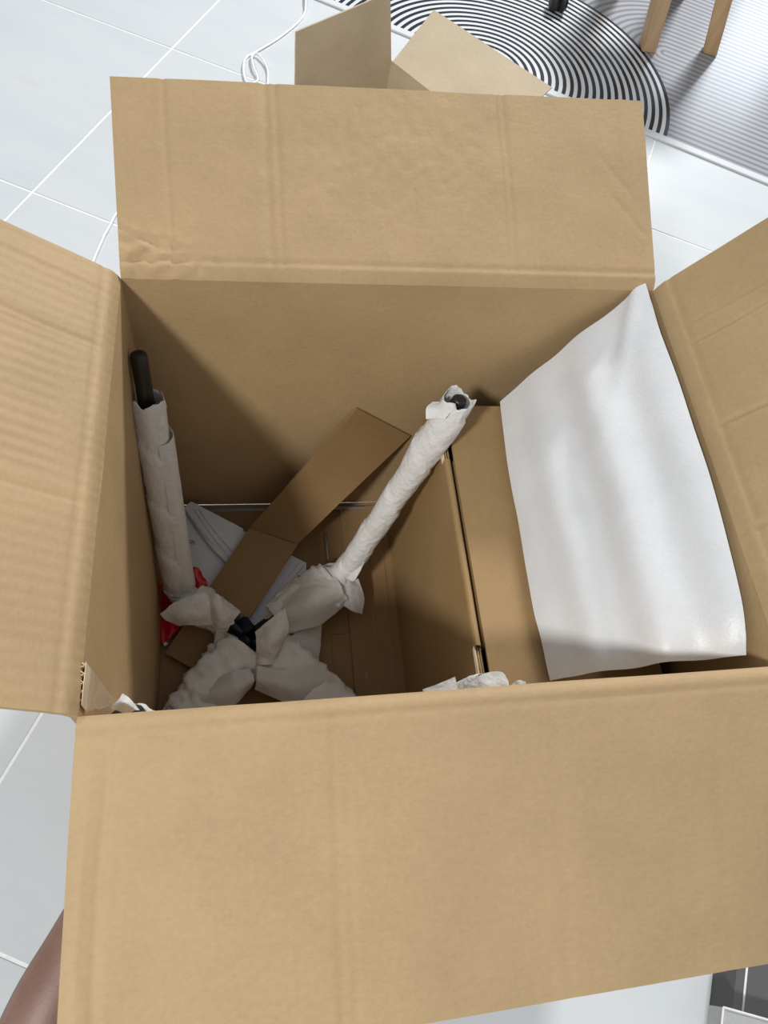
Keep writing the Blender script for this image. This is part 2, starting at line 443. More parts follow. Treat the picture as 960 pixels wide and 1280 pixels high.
def crescent():
    vs, n = [], 10
    for k in range(n + 1):
        a = math.radians(-70 + 160 * k / n); w = 0.0022 * math.sin(math.pi * k / n) + 0.0001
        for r in (0.0075 - w, 0.0075 + w): vs.append((0.307 + r * math.cos(a), 0.168 + r * math.sin(a), 0.0096))
    F = [(2 * k, 2 * k + 1, 2 * k + 3, 2 * k + 2) for k in range(n)]
    me = bpy.data.meshes.new('punched_nick'); me.from_pydata(vs, [], F); return me
link('punched_nick', crescent(), M_void, box)
# dent hole in the back wall
dh = at_pl(212, 446, V((0, DY - 0.001, 0)), V((0, 1, 0)))
dm = bpy.data.meshes.new('dent'); bm = bmesh.new()
bmesh.ops.create_uvsphere(bm, u_segments=12, v_segments=8, radius=1)
for v in bm.verts: v.co = V((v.co.x * 0.0036, v.co.y * 0.0012, v.co.z * 0.0055))
bm.to_mesh(dm); bm.free(); o = link('dent', dm, M_void, box); o.location = dh - box.location + V((0, 0, 0))
o.matrix_parent_inverse = Matrix.Identity(4)
# torn corrugated end at the near left corner
def corrugated(name, a, b, depth, width, per, amp_axis, mat, parent, th=0.0007):
    """zigzag medium between two liners, from a to b"""
    n = max(4, int((b - a).length / per) * 6); ax = (b - a).normalized(); side = V(amp_axis).normalized(); dn = V(depth)
    P = []
    for k in range(n + 1):
        s = k / n; p = lerp(a, b, s) + side * (width * 0.5 * math.sin(s * (b - a).length / per * 2 * math.pi))
        P.append([p, p + dn * 0.5, p + dn])
    return shell(P, th, name, mat, parent)
ca, cb = at(103, 828, HZ - 0.004), at(97, 882, HZ - 0.010)
for q in (-1, 1):
    sd = V((1, 0, 0))
    L_ = [[ca + sd * (q * 0.0032), ca + sd * (q * 0.0032) + V((0, 0, -0.02))], [cb + sd * (q * 0.0032), cb + sd * (q * 0.0032) + V((0, 0, -0.02))]]
    link_o = shell(L_, 0.0007, 'torn_liner', M_edge, box)
corrugated('torn_flute', ca, cb, (0, 0, -0.02), 0.0055, 0.0072, (1, 0, 0), M_edge, box)
sb = [[ca + V((-0.0027, 0, -0.006)), ca + V((0.0027, 0, -0.006))], [cb + V((-0.0027, 0, -0.006)), cb + V((0.0027, 0, -0.006))]]
shell(sb, 0.0005, 'flute_gap_shade', plain('painted_gap_shade', (0.06, 0.04, 0.025), 0.9), box)  # near-black sheet puts the shade of the hollow flutes into colour
# clear tape folded over the near left corner
t = NT('clear_packing_tape')
t.b.inputs['Base Color'].default_value = (0.85, 0.8, 0.72, 1); t.b.inputs['Roughness'].default_value = 0.12
tp = t.n('ShaderNodeBsdfTransparent'); mx = t.n('ShaderNodeMixShader'); mx.inputs[0].default_value = 0.88
wn = t.noise(t.n('ShaderNodeTexCoord').outputs['Object'], 60, 2); t.bump(wn, 0.4, 0.004)
t.l(t.b.outputs[0], mx.inputs[1]); t.l(tp.outputs[0], mx.inputs[2]); t.l(mx.outputs[0], t.out.inputs[0])
A_, B_, C_ = at_x(107, 826, 0.006), at_x(146, 878, 0.009), at_x(108, 890, 0.006)
shell(patch([[A_, lerp(A_, B_, .5), B_], [lerp(A_, C_, .7), lerp(C_, B_, .4), lerp(C_, B_, .9)], [C_, lerp(C_, B_, .5), lerp(C_, B_, .97)]], 10, 10, 0.001, 30), 0.0002, 'clear_tape', t.m, box)

# ------------------------------------------------------------------ carton lying inside at the right
ZI = 0.350
ic = thing('carton', 'closed brown carton standing inside the large box under the foam', 'box', (0.49, 0.235, 0.0108))
XL, XR, YF, YB = 0.3905, 0.612, 0.026, 0.436
zb = 0.0112
sp = quad(V((0.374, YF, zb)), V((0.374, YB, zb)), V((XL, YB, ZI - 0.006)), V((XL, YF, ZI - 0.006)), 30, 20, waves(5, 0.0004))
for r in sp: r.reverse()
sp.reverse()
sp2 = [list(r) for r in sp]
# make the normal point to -x
def facing(P, d):
    n = (P[-1][0] - P[0][0]).cross(P[0][-1] - P[0][0])
    if n.dot(V(d)) < 0: P = list(reversed(P))
    return P
shell(facing(sp2, (-1, 0, 0)), 0.003, 'side_panel', M_inner, ic)
# rolled-over top edge of the side panel between the two end slots
y0r, y1r = 0.098, 0.352
P = []
for i in range(25):
    y = y0r + (y1r - y0r) * i / 24; row = []
    for j in range(9):
        a = math.pi * (1 - j / 8 * 0.95); row.append(V((XL + 0.0042 + 0.0046 * math.cos(a), y, ZI - 0.006 + 0.0060 * math.sin(a))))
    P.append(row)
shell(facing(P, (0, 0, 1)), 0.0022, 'rolled_edge', M_inner, ic)
for (ya, yb) in ((YF, y0r), (y1r, YB)):
    for k, x in enumerate((XL + 0.0005, XL + 0.0042, XL + 0.0078)):
        link('slot_ply', box_mesh('slot_ply', (x - 0.0009, ya, ZI - 0.06), (x + 0.0007, yb, ZI - 0.0035 - 0.0015 * k)), M_edge if k == 0 else M_inner, ic)
def lid_disp(u, v):
    h = waves(9, 0.0005)(u, v)
    for c in (0.058, 0.325): h -= 0.0011 * math.exp(-((v - c) / 0.0025) ** 2)
    return h
P = quad(V((XL + 0.0125, YF, ZI)), V((XR, YF, ZI)), V((XR, YB, ZI)), V((XL + 0.0125, YB, ZI)), 30, 60, lid_disp)
shell(P, 0.004, 'lid', M_inner, ic)
shell(facing(quad(V((XL + 0.0128, y0r, ZI - 0.001)), V((XL + 0.0128, y1r, ZI - 0.001)), V((XL + 0.0118, y1r, ZI - 0.04)), V((XL + 0.0118, y0r, ZI - 0.04)), 10, 4), (-1, 0, 0)), 0.0025, 'lid_tuck', M_inner, ic)
for nm, a, b in (('end_panel', (0.378, YF, zb), (XR, YF + 0.003, ZI - 0.005)), ('end_panel', (0.378, YB - 0.003, zb), (XR, YB, ZI - 0.005)),
                 ('side_panel', (XR - 0.003, YF + 0.003, zb), (XR, YB - 0.003, ZI - 0.005)), ('base', (0.376, YF + 0.003, zb), (XR - 0.003, YB - 0.003, zb + 0.003))):
    link(nm, box_mesh(nm, a, b), M_inner, ic, smooth=False)

# ------------------------------------------------------------------ white foam sheet leaning at the right
def foam_material():
    t = NT('white_pe_foam'); g = t.n('ShaderNodeTexCoord').outputs['Object']
    a = t.noise(g, 240, 3, 0.7); b = t.noise(g, 25, 3)
    t.l(t.ramp(t.math('ADD', t.math('MULTIPLY', a, .4), t.math('MULTIPLY', b, .6)), [(0.3, (0.66, 0.675, 0.70)), (0.7, (0.73, 0.745, 0.765))]), t.b.inputs['Base Color'])
    t.b.inputs['Roughness'].default_value = 0.38; t.b.inputs['Specular IOR Level'].default_value = 0.45
    t.b.inputs['Subsurface Weight'].default_value = 0.15; t.b.inputs['Subsurface Radius'].default_value = (0.02, 0.02, 0.02)
    t.bump(t.math('ADD', t.math('MULTIPLY', a, .7), t.math('MULTIPLY', b, .5)), 0.28, 0.002)
    return t.m
XF = 0.622
top = [at_x(*q, XF - k) for q, k in (((808, 355), 0), ((822, 405), 0), ((846, 470), 0), ((866, 530), 0.001), ((886, 590), 0.001), ((908, 670), 0.0), ((926, 745), 0.0), ((932, 788), 0.0), ((932, 818), 0.0))]
zs = ZI + 0.0095
bot = [at(625, 502, zs)] + [at(*q, zs) for q in ((628, 530), (634, 575), (641, 620), (650, 665), (658, 715), (668, 765), (676, 800), (686, 850))]
def build_foam():
    nu, nv = 80, 44
    A = spline(top, nu); B = spline(bot, nu)
    P = []
    for i in range(nu + 1):
        t_ = i / nu; row = []
        n = (B[i] - A[i]).cross(V((0, -1, 0))).normalized()
        if n.x > 0: n = -n
        for j in range(nv + 1):
            s = j / nv; p = lerp(A[i], B[i], s)
            h = 0.012 * math.sin(math.pi * s) ** 0.8 * (0.4 + 0.6 * min(1, t_ * 3))
            h += 0.0060 * math.sin(s * 17 + t_ * 1.3 + 0.6) * math.sin(math.pi * min(1, s * 1.1)) * min(1, 0.35 + t_ * 2)
            # soft crease running down from the far top corner
            sc = 0.05 + 1.05 * t_ 
            h += 0.006 * math.exp(-((s - sc) / 0.05) ** 2) * max(0, 1 - t_ / 0.36)
            h += 0.0022 * noise.noise(V((s * 3, t_ * 6, 1)))
            # front edge curls down behind the box wall
            cu = max(0, (t_ - 0.93) / 0.07); h -= 0.004 * cu * cu
            row.append(p + n * h)
        P.append(row)
    return P
shell(facing(build_foam(), (-1, 0, 1)), 0.009, 'foam_sheet', foam_material())
fo = bpy.data.objects['foam_sheet']; tag(fo, 'white foam sheet leaning against the right wall of the large box', 'foam sheet')

# ------------------------------------------------------------------ bent cardboard strip
cs = thing('cardboard_strip', 'bent brown cardboard strip leaning on the back wall of the box', 'strip', (0.17, 0.38, 0.05))
F0, F1 = at(312, 659, 0.052), at(372, 680, 0.052)
U0 = at_pl(447, 511, V((0, DY - 0.004, 0)), V((0, 1, 0))); U1 = at_pl(513, 545, V((0, DY - 0.004, 0)), V((0, 1, 0)))
D0, D1 = at(206, 816, 0.024), at(262, 848, 0.024)
def strip_part(a, b, c, d, nm, seed):
    P = quad(a, b, c, d, 16, 36, lambda u, v: waves(seed, 0.0006)(u, v) - 0.0008 * math.exp(-((v - 0.03) / 0.002) ** 2))
    return shell(facing(P, (0, -0.6, 1)), 0.0035, nm, M_strip, cs)
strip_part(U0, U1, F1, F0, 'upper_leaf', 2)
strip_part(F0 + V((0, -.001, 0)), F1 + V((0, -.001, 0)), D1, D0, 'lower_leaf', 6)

# ------------------------------------------------------------------ white plastic bag with print
bg = thing('plastic_bag', 'white printed plastic bag lying flat under the cardboard strip', 'bag', (0.13, 0.34, 0.012))
def zq(pts, z): return [at(x, y, z + dz) for x, y, dz in pts]
rows = [zq([(231, 636, 0.012), (268, 646, .008), (305, 664, .006), (345, 684, .004), (383, 704, .004)], 0.011),
        zq([(226, 672, 0.010), (262, 690, .010), (300, 700, .006), (340, 720, .006), (381, 733, .004)], 0.011),
        zq([(222, 712, 0.008), (258, 730, .008), (292, 748, .006), (330, 764, .006), (362, 772, .003)], 0.011),
        zq([(220, 748, 0.004), (254, 766, .006), (284, 782, .004), (315, 800, .004), (336, 806, .002)], 0.011)]
shell(facing(patch(rows, 30, 40, 0.0016, 35, 3), (0, 0, 1)), 0.0012, 'bag_body', M_bag, bg)
rows = [zq([(239, 627, 0.012), (272, 644, 0.012), (304, 661, 0.010)], 0.022),
        zq([(231, 634, 0.011), (266, 672, 0.013), (303, 676, 0.010)], 0.022),
        zq([(232, 640, 0.008), (258, 677, 0.007), (284, 704, 0.008)], 0.022)]
hem = shell(facing(patch(rows, 16, 24, 0.0008, 40, 5), (0, 0, 1)), 0.0014, 'folded_hem', M_bag, bg)
def seam_line(name, pts, z, r, parent, mat):
    path = spline(zq([(x, y, 0) for x, y in pts], z), 20)
    return link(name, tube_mesh(name, path, r, 6), mat, parent)
seam_line('heat_seam', [(243, 637), (263, 667), (288, 698)], 0.0362, 0.0007, bg, M_seam)
seam_line('heat_seam', [(249, 637), (269, 665), (293, 692)], 0.0366, 0.0007, bg, M_seam)
seam_line('heat_seam', [(379, 708), (357, 735), (344, 752)], 0.0165, 0.0007, bg, M_seam)
seam_line('heat_seam', [(374, 704), (352, 732), (340, 748)], 0.0165, 0.0007, bg, M_seam)
def text_part(body, size, loc, rz, mat, parent, name='print'):
    cu = bpy.data.curves.new(name, 'FONT'); cu.body = body; cu.size = size; cu.offset = 0.0001; cu.extrude = 0.00008; cu.align_x = 'LEFT'; cu.resolution_u = 2
    to = bpy.data.objects.new('tmp', cu); SC.collection.objects.link(to); bpy.context.view_layer.update()
    me = bpy.data.meshes.new_from_object(to.evaluated_get(bpy.context.evaluated_depsgraph_get()))
    bpy.data.objects.remove(to); me.transform(Matrix.Translation(loc) @ Matrix.Rotation(rz, 4, 'Z'))
    me.name = name
    return link(name, me, mat, parent, smooth=False)
p0, p1 = at(229, 677, 0.0278), at(247, 681, 0.0278)
rz = math.atan2(p1.y - p0.y, p1.x - p0.x)
text_part('4 GBL', 0.0080, p0, rz, M_ink, bg)
rc = at(231, 690, 0.0278)
bm = bmesh.new()
for k in range(24):
    a0, a1 = 2 * math.pi * k / 24, 2 * math.pi * (k + 1) / 24
    vs = [bm.verts.new(rc + V((r * math.cos(a), r * math.sin(a), 0))) for a, r in ((a0, .0070), (a0, .0082), (a1, .0082), (a1, .0070))]
    bm.faces.new(vs)
for dx, dy, w, h in ((-0.0022, 0.0016, .0012, .0012), (0.0022, 0.0016, .0012, .0012), (0, -0.0022, .004, .0008), (0, 0, .0008, .0018)):
    vs = [bm.verts.new(rc + V((dx + sx * w / 2, dy + sy * h / 2, 0))) for sx, sy in ((-1, -1), (1, -1), (1, 1), (-1, 1))]
    bm.faces.new(vs)
me = bpy.data.meshes.new('print_symbol'); bm.to_mesh(me); bm.free(); link('print_symbol', me, M_ink, bg, smooth=False)

# ------------------------------------------------------------------ red plastic bag
rows = [zq([(200, 728, .014), (220, 716, .016), (243, 709, .030), (252, 716, .022)], 0.012),
        zq([(197, 756, .008), (215, 748, .020), (240, 738, .018), (259, 737, .020)], 0.012),
        zq([(197, 785, .006), (208, 776, .012), (222, 770, .016), (236, 765, .010)], 0.012),
        zq([(199, 806, .003), (208, 803, .006), (217, 795, .006), (229, 782, .004)], 0.012)]
rb = shell(facing(patch(rows, 26, 20, 0.0042, 55, 9), (0, 0, 1)), 0.0012, 'red_bag', M_red)
tag(rb, 'crumpled glossy red plastic bag beside the left wall under the wrapped leg', 'bag')
rows = [zq([(201, 800, .007), (206, 803, .007)], 0.012), zq([(206, 808, .006), (211, 804, .006)], 0.012)]
shell(facing(patch(rows, 4, 4, 0.0005, 50), (0, 0, 1)), 0.001, 'bag_corner', M_bag, rb)['label'] = 'white corner of the red bag'

# ------------------------------------------------------------------ wrapped four-legged stand
st = thing('metal_stand', 'black four-legged metal stand wrapped in white paper, legs pointing up', 'stand', (0.14, 0.225, 0.012))
HUB = V((0.140, 0.226, 0.046))
def leg_path(bend, tip, foot_z=0.046):
    bend, tip = V(bend), V(tip)
    d1 = (bend - HUB).normalized(); d2 = (tip - bend).normalized(); r = 0.03
    pts = [HUB + d1 * 0.012, lerp(HUB, bend, 0.45), bend - d1 * r]
    for k in range(1, 6):
        s = k / 6; pts.append((1 - s) ** 2 * (bend - d1 * r) + 2 * s * (1 - s) * bend + s * s * (bend + d2 * r))
    pts += [bend + d2 * r, lerp(bend, tip, 0.4), lerp(bend, tip, 0.7), tip]
    return spline(pts, 70)
def make_leg(bend, tip, wrap_from, wrap_to, seed, wr_rad, zflat=lambda f: 1.0):
    path = leg_path(bend, tip)
    rads = [0.0100] * len(path)
    path[-1] = lerp(path[-2], path[-1], 0.9)
    path += [path[-1] + (path[-1] - path[-2]).normalized() * q for q in (0.002, 0.0034, 0.0040)]
    rads += [0.0093, 0.0078, 0.0045]
    leg = link('leg', tube_mesh('leg', path, rads, 16), M_dark, st)
    n = len(path) - 3; a, b = int(n * wrap_from), int(n * wrap_to)
    # fine path of the paper wrap
    sub = spline(path[a:b + 1], 220); m = len(sub)
    total = sum((sub[k + 1] - sub[k]).length for k in range(m - 1)); 
    s_acc = [0]
    for k in range(m - 1): s_acc.append(s_acc[-1] + (sub[k + 1] - sub[k]).length)
    R = []
    for k in range(m):
        f = k / (m - 1)
        R.append(wr_rad(f))
    def mod(k, th):
        s = s_acc[k]
        q = V((math.cos(th) * 1.2, math.sin(th) * 1.2, s * 38 + seed * 7))
        spiral = ((s / 0.095 + th / (2 * math.pi) + seed * 0.37) % 1.0)
        m_ = 1 + 0.06 * noise.noise(q) + 0.035 * (1 - 2 * abs(noise.noise(q * 2.1))) + 0.15 * spiral
        ft = max(0, 1 - (k / m) / 0.34)
        m_ += min(1, ft * 2) * (0.16 * noise.noise(q * 1.6 + V((0, 0, s * 15))) + 0.14 * (0.5 - 2 * abs(noise.noise(q * 1.3 + V((3, 0, s * 22))))))
        sh = 0
        e = m - 1 - k
        if e < 20:
            w = (1 - e / 20)
            sh = w * (0.020 * noise.noise(V((math.cos(th) * 1.3 + seed, math.sin(th) * 1.3, seed))) + 0.004 * noise.noise(V((math.cos(th) * 4, math.sin(th) * 4, seed))))
            m_ *= 1 + 0.18 * w * (0.4 + noise.noise(V((math.cos(th) * 1.5, math.sin(th) * 1.5, seed + 4))))
        return m_, sh
    wrap = link('paper_wrap', tube_mesh('paper_wrap', sub, R, 44, caps=False, mod=mod, zsq=[zflat(k / (m - 1)) for k in range(m)]), M_paper, leg)
    sm = wrap.modifiers.new('thickness', 'SOLIDIFY'); sm.thickness = 0.0005
    return leg, path
def flat(c, lo=0.55): return lambda f: lo + (1 - lo) * min(1, max(0, (f - c) / 0.08))
wr1 = lambda f: 0.0185 + 0.0015 * max(0, 1 - f / 0.5) + (0.006 * math.exp(-((f - 0.12) / 0.10) ** 2))
L1, P1 = make_leg((0.030, 0.300, 0.052), (0.0150, 0.432, 0.452), 0.05, 0.945, 1, wr1)
wr2f = lambda f: 0.0165 + 0.0015 * (1 - f) + 0.018 * math.exp(-((f - 0.12) / 0.13) ** 2) + 0.004 * math.exp(-((f - 0.94) / 0.05) ** 2)
L2, P2 = make_leg((0.286, 0.322, 0.060), (0.3985, 0.389, 0.428), 0.045, 0.995, 2, wr2f, flat(0.26))
L3, P3 = make_leg((0.030, 0.088, 0.050), (0.0170, 0.014, 0.444), 0.025, 0.95, 3, lambda f: 0.0165 + 0.022 * max(0, 1 - (f / 0.45) ** 2), flat(0.3))
L4, P4 = make_leg((0.285, 0.075, 0.050), (0.3740, 0.026, 0.418), 0.025, 1.0, 4, lambda f: 0.0160 + 0.022 * max(0, 1 - (f / 0.45) ** 2), flat(0.3))
L1['label'] = 'leg with bare black tip in the far left corner'; L2['label'] = 'leg leaning right over the inner carton'
# hub plate: navy cross where the legs meet
bm = bmesh.new()
for a in (35, 125):
    bmesh.ops.create_cube(bm, size=1, matrix=Matrix.Translation(HUB + V((0, 0, 0.002))) @ Matrix.Rotation(math.radians(a), 4, 'Z') @ Matrix.Diagonal((0.066, 0.022, 0.022, 1)))
bmesh.ops.bevel(bm, geom=list(bm.edges), offset=0.003, segments=2, affect='EDGES')
me = bpy.data.meshes.new('hub'); bm.to_mesh(me); bm.free(); link('hub', me, M_navy, st)

def sheet(name, rows, parent, mat=None, amp=0.0022, freq=55, seed=0, nu=18, nv=14, th=0.0005, crisp=False):
    return shell(facing(patch(rows, nu, nv, amp, freq, seed, crisp), (0, -0.1, 1)), th, name, mat or M_tissue, parent)
Z = 0.0
# leg 1 (far left): crumpled knot above the foot and a loose ear to the left
sheet('paper_flap', [zq([(199, 768, .090), (222, 752, .104), (252, 742, .112), (272, 746, .100)], Z),
                     zq([(207, 776, .084), (230, 768, .106), (262, 760, .112), (286, 762, .094)], Z),
                     zq([(224, 783, .076), (240, 782, .088), (270, 782, .086), (292, 779, .076)], Z)], L1, M_paper, 0.0035, 50, 1)
sheet('paper_flap', [zq([(247, 742, .090), (270, 742, .118), (283, 752, .100)], Z),
                     zq([(256, 762, .100), (274, 764, .122), (290, 768, .098)], Z),
                     zq([(262, 782, .080), (278, 785, .094), (293, 780, .080)], Z)], L1, M_paper, 0.003, 60, 2)
# long curled edge of paper along the right side of leg 1
def off(P, k, v): return P[k] + V(v)
sheet('paper_flap', [[off(P1, k, (0.009, -0.0185, 0.004)), off(P1, k, (0.021, -0.0130, 0.004)), off(P1, k, (0.0265, 0.002, 0.002)), off(P1, k, (0.020, 0.016, 0.0))] for k in (47, 53, 58, 64)], L1, M_paper, 0.001, 40, 3, 30, 12)
sheet('paper_flap', [zq([(532, 524, .405), (533, 510, .412), (541, 502, .414)], Z), zq([(545, 523, .414), (549, 511, .420), (553, 503, .417)], Z), zq([(556, 524, .420), (562, 517, .426), (566, 510, .422)], Z)], L2, M_paper, 0.0012, 50, 21)
# leg 2: loose edge and ear at the bend, sheets round the foot
sheet('paper_flap', [zq([(426, 716, .075), (441, 727, .078), (450, 712, .100)], Z), zq([(432, 704, .100), (449, 712, .098), (461, 688, .135)], Z), zq([(445, 690, .135), (462, 684, .135), (472, 662, .175)], Z)], L2, M_paper, 0.0018, 50, 4)
sheet('paper_flap', [zq([(419, 722, .070), (433, 717, .074), (448, 724, .062)], Z), zq([(426, 742, .062), (440, 742, .062), (455, 746, .050)], Z), zq([(429, 758, .054), (441, 764, .050), (453, 768, .042)], Z)], L2, M_tissue, 0.0025, 60, 5)
sheet('paper_flap', [zq([(352, 752, .066), (385, 728, .078), (420, 720, .078)], Z), zq([(352, 772, .072), (392, 752, .090), (428, 738, .078)], Z), zq([(356, 792, .056), (398, 782, .060), (429, 759, .054)], Z)], L2, M_tissue, 0.0022, 55, 6, 24, 24)
sheet('paper_flap', [zq([(319, 790, .080), (336, 776, .090), (356, 760, .088)], Z), zq([(322, 812, .084), (340, 800, .100), (362, 784, .088)], Z), zq([(330, 832, .066), (345, 820, .080), (356, 800, .074)], Z)], L2, M_paper, 0.003, 60, 7)
# rolled bundle of paper at the hub
for k, r in ((0, .0225), (1, .018), (2, .0135)):
    pa = spline([at(331 + k, 800, .078), at(332 + k, 812, .070), at(331 + k, 830, .062)], 14)
    bd = link('paper_roll', tube_mesh('paper_roll', pa, r * 0.62, 20, caps=False, mod=lambda q, th, kk=k: (1 + .18 * noise.noise(V((math.cos(th) * 1.4, math.sin(th) * 1.4, q * .2 + kk))), 0)), M_paper, L2)
# broad thin sheets under and between the feet
sheet('paper_flap', [zq([(271, 786, .060), (295, 796, .058), (312, 806, .054)], Z), zq([(265, 815, .048), (286, 822, .050), (308, 826, .048)], Z), zq([(258, 851, .026), (278, 842, .036), (296, 834, .040)], Z)], L3, M_tissue, 0.0018, 50, 8)
sheet('paper_flap', [zq([(345, 800, .050), (375, 790, .046), (403, 776, .036)], Z), zq([(345, 830, .046), (375, 822, .042), (400, 812, .030)], Z), zq([(338, 862, .034), (370, 858, .032), (395, 850, .022)], Z)], L4, M_tissue, 0.0016, 50, 9, 20, 20)
sheet('paper_flap', [zq([(322, 832, .075), (360, 838, .078), (398, 828, .064)], Z), zq([(320, 850, .074), (364, 858, .082), (420, 850, .060)], Z), zq([(318, 862, .056), (370, 880, .062), (440, 868, .040)], Z)], L4, M_tissue, 0.002, 45, 10, 22, 24)
sheet('paper_flap', [zq([(312, 836, .076), (290, 840, .078), (262, 852, .060)], Z), zq([(318, 850, .078), (288, 862, .084), (232, 876, .060)], Z), zq([(312, 862, .060), (285, 884, .066), (208, 888, .042)], Z)], L3, M_tissue, 0.002, 45, 11, 22, 24)
# paper ends of the two near legs, just above the front rim
sheet('paper_flap', [zq([(136, 886, .470), (146, 876, .476), (154, 868, .470)], Z), zq([(147, 888, .472), (156, 880, .482), (162, 873, .474)], Z), zq([(160, 893, .462), (168, 888, .468), (174, 887, .462)], Z)], L3, M_paper, 0.0028, 60, 12)
sheet('paper_flap', [zq([(528, 862, .400), (548, 855, .402), (569, 846, .400)], Z), zq([(534, 876, .398), (556, 872, .398), (573, 862, .398)], Z)], L4, M_paper, 0.001, 40, 13)
sheet('paper_flap', [zq([(583, 860, .440), (596, 847, .446), (612, 840, .448), (628, 841, .446), (635, 850, .440)], Z), zq([(584, 880, .436), (600, 872, .444), (614, 868, .446), (630, 868, .444), (637, 872, .436)], Z)], L4, M_paper, 0.002, 50, 14, 16, 20)
sheet('paper_flap', [zq([(638, 856, .430), (648, 850, .432), (657, 853, .430)], Z), zq([(640, 866, .428), (649, 866, .430), (658, 864, .428)], Z)], L4, M_paper, 0.001, 50, 15, 8, 8)

# ------------------------------------------------------------------ second, small box behind
sbx = thing('small_box', 'smaller pale cardboard box with raised flaps behind the large box', 'box', (0.44, 1.28, 0))
HC = 0.20
ea = V((math.cos(math.radians(-150.5)), math.sin(math.radians(-150.5)), 0)); eb = V((math.cos(math.radians(-53)), math.sin(math.radians(-53)), 0))
C0 = V((0.461, 1.464, HC)); la, lb = 0.245, 0.310
C1, C2, C3 = C0 + ea * la, C0 + eb * lb, C0 + ea * la + eb * lb
dz = V((0, 0, -HC + 0.002)); cen = (C0 + C3) / 2
for a, b in ((C0, C1), (C0, C2), (C1, C3), (C2, C3)):
    P = quad(a, b, b + dz, a + dz, 8, 8); 
    shell(facing(P, cen - (a + b) / 2), 0.003, 'side_wall', M_small, sbx)
shell(facing(quad(C0 + dz, C1 + dz, C3 + dz, C2 + dz, 8, 8), (0, 0, 1)), 0.001, 'base', M_small, sbx)
n1 = V((-ea.y, ea.x, 0))
q0, q1 = at_pl(488, -10, C0, n1), at_pl(370, 40, C0, n1)
shell(facing(quad(C0, C1, q1, q0, 20, 20, waves(3, 0.0006)), cen - (C0 + C1) / 2), 0.003, 'flap', M_small, sbx)
nb = V((-eb.y, eb.x, 0)); wv_ = nb * math.cos(math.radians(20)) + UP * math.sin(math.radians(20)); nf = eb.cross(wv_)
q0, q1 = at_pl(542, 12, C0, nf), at_pl(690, 109, C0, nf)
shell(facing(quad(C0 + eb * 0.004, C2, q1, q0, 24, 16, waves(4, 0.0006)), (0, 0, 1)), 0.003, 'flap', M_small, sbx)
na = -nb
shell(facing(quad(C1, C3, C3 + na * 0.13 + V((0, 0, -0.04)), C1 + na * 0.13 + V((0, 0, -0.04)), 10, 10), (0, 0, 1)), 0.003, 'flap', M_small, sbx)

# ------------------------------------------------------------------ cable
cp = [(392, -40), (383, -8), (379, 20), (352, 45), (320, 65), (308, 72), (304, 86), (309, 104), (322, 100), (317, 84), (315, 70), (324, 69), (335, 94), (320, 140), (240, 190), (160, 250), (134, 288), (126, 304), (114, 332), (95, 380)]
path = spline([at(x, y, 0.0032 + (0.004 if k in (9, 10, 11) else 0.007 if k < 2 else 0)) for k, (x, y) in enumerate(cp)], 180)
cb_ = link('cable', tube_mesh('cable', path, 0.0028, 8), plain('white_cable', (0.86, 0.87, 0.88), 0.4)); tag(cb_, 'thin white cable with a small loop lying on the tiles', 'cable')

# ------------------------------------------------------------------ wooden chair at the top right
def wood_material():
    t = NT('pale_beech'); g = t.n('ShaderNodeTexCoord').outputs['Object']
    w = t.noise(t.mapping(g, (60, 60, 5)), 1.0, 4, 0.6)
    t.l(t.ramp(w, [(0.3, (0.47, 0.29, 0.145)), (0.7, (0.58, 0.40, 0.23))]), t.b.inputs['Base Color']); t.b.inputs['Roughness'].default_value = 0.42
    return t.m
M_wood = wood_material()
ch = thing('wooden_stool', 'pale wooden stool with square splayed legs standing on the mat', 'stool', (1.33, 2.10, 0.0055))
def wleg(base, top, r0, r1, rot):
    bm = bmesh.new(); vs = []
    for p, r in ((base, r0), (top, r1)):
        vs.append([bm.verts.new(V(p) + V((math.cos(rot + k * math.pi / 2) * r, math.sin(rot + k * math.pi / 2) * r, 0))) for k in range(4)])
    bm.faces.new(reversed(vs[0])); bm.faces.new(vs[1])
    for k in range(4): bm.faces.new((vs[0][k], vs[0][(k + 1) % 4], vs[1][(k + 1) % 4], vs[1][k]))
    bmesh.ops.recalc_face_normals(bm, faces=list(bm.faces))
    bmesh.ops.bevel(bm, geom=list(bm.edges), offset=0.003, segments=2, affect='EDGES')
    me = bpy.data.meshes.new('leg'); bm.to_mesh(me); bm.free(); return link('leg', me, M_wood, ch, smooth=False)
for b_, t_, r_ in (((1.290, 1.952, .0056), (1.225, 1.965, .43), 0.7), ((1.493, 1.967, .0056), (1.385, 1.975, .43), 0.35), ((1.275, 2.26, .0056), (1.225, 2.235, .43), 0.6), ((1.485, 2.27, .0056), (1.385, 2.24, .43), 0.6)):
    wleg(b_, t_, 0.030, 0.036, r_)
link('seat', box_mesh('seat', (1.18, 1.93, .431), (1.43, 2.28, .458), 0.008), M_wood, ch)
for y in (1.97, 2.237): link('rail', box_mesh('rail', (1.23, y - .009, .385), (1.385, y + .009, .43), 0.003), M_wood, ch, smooth=False)

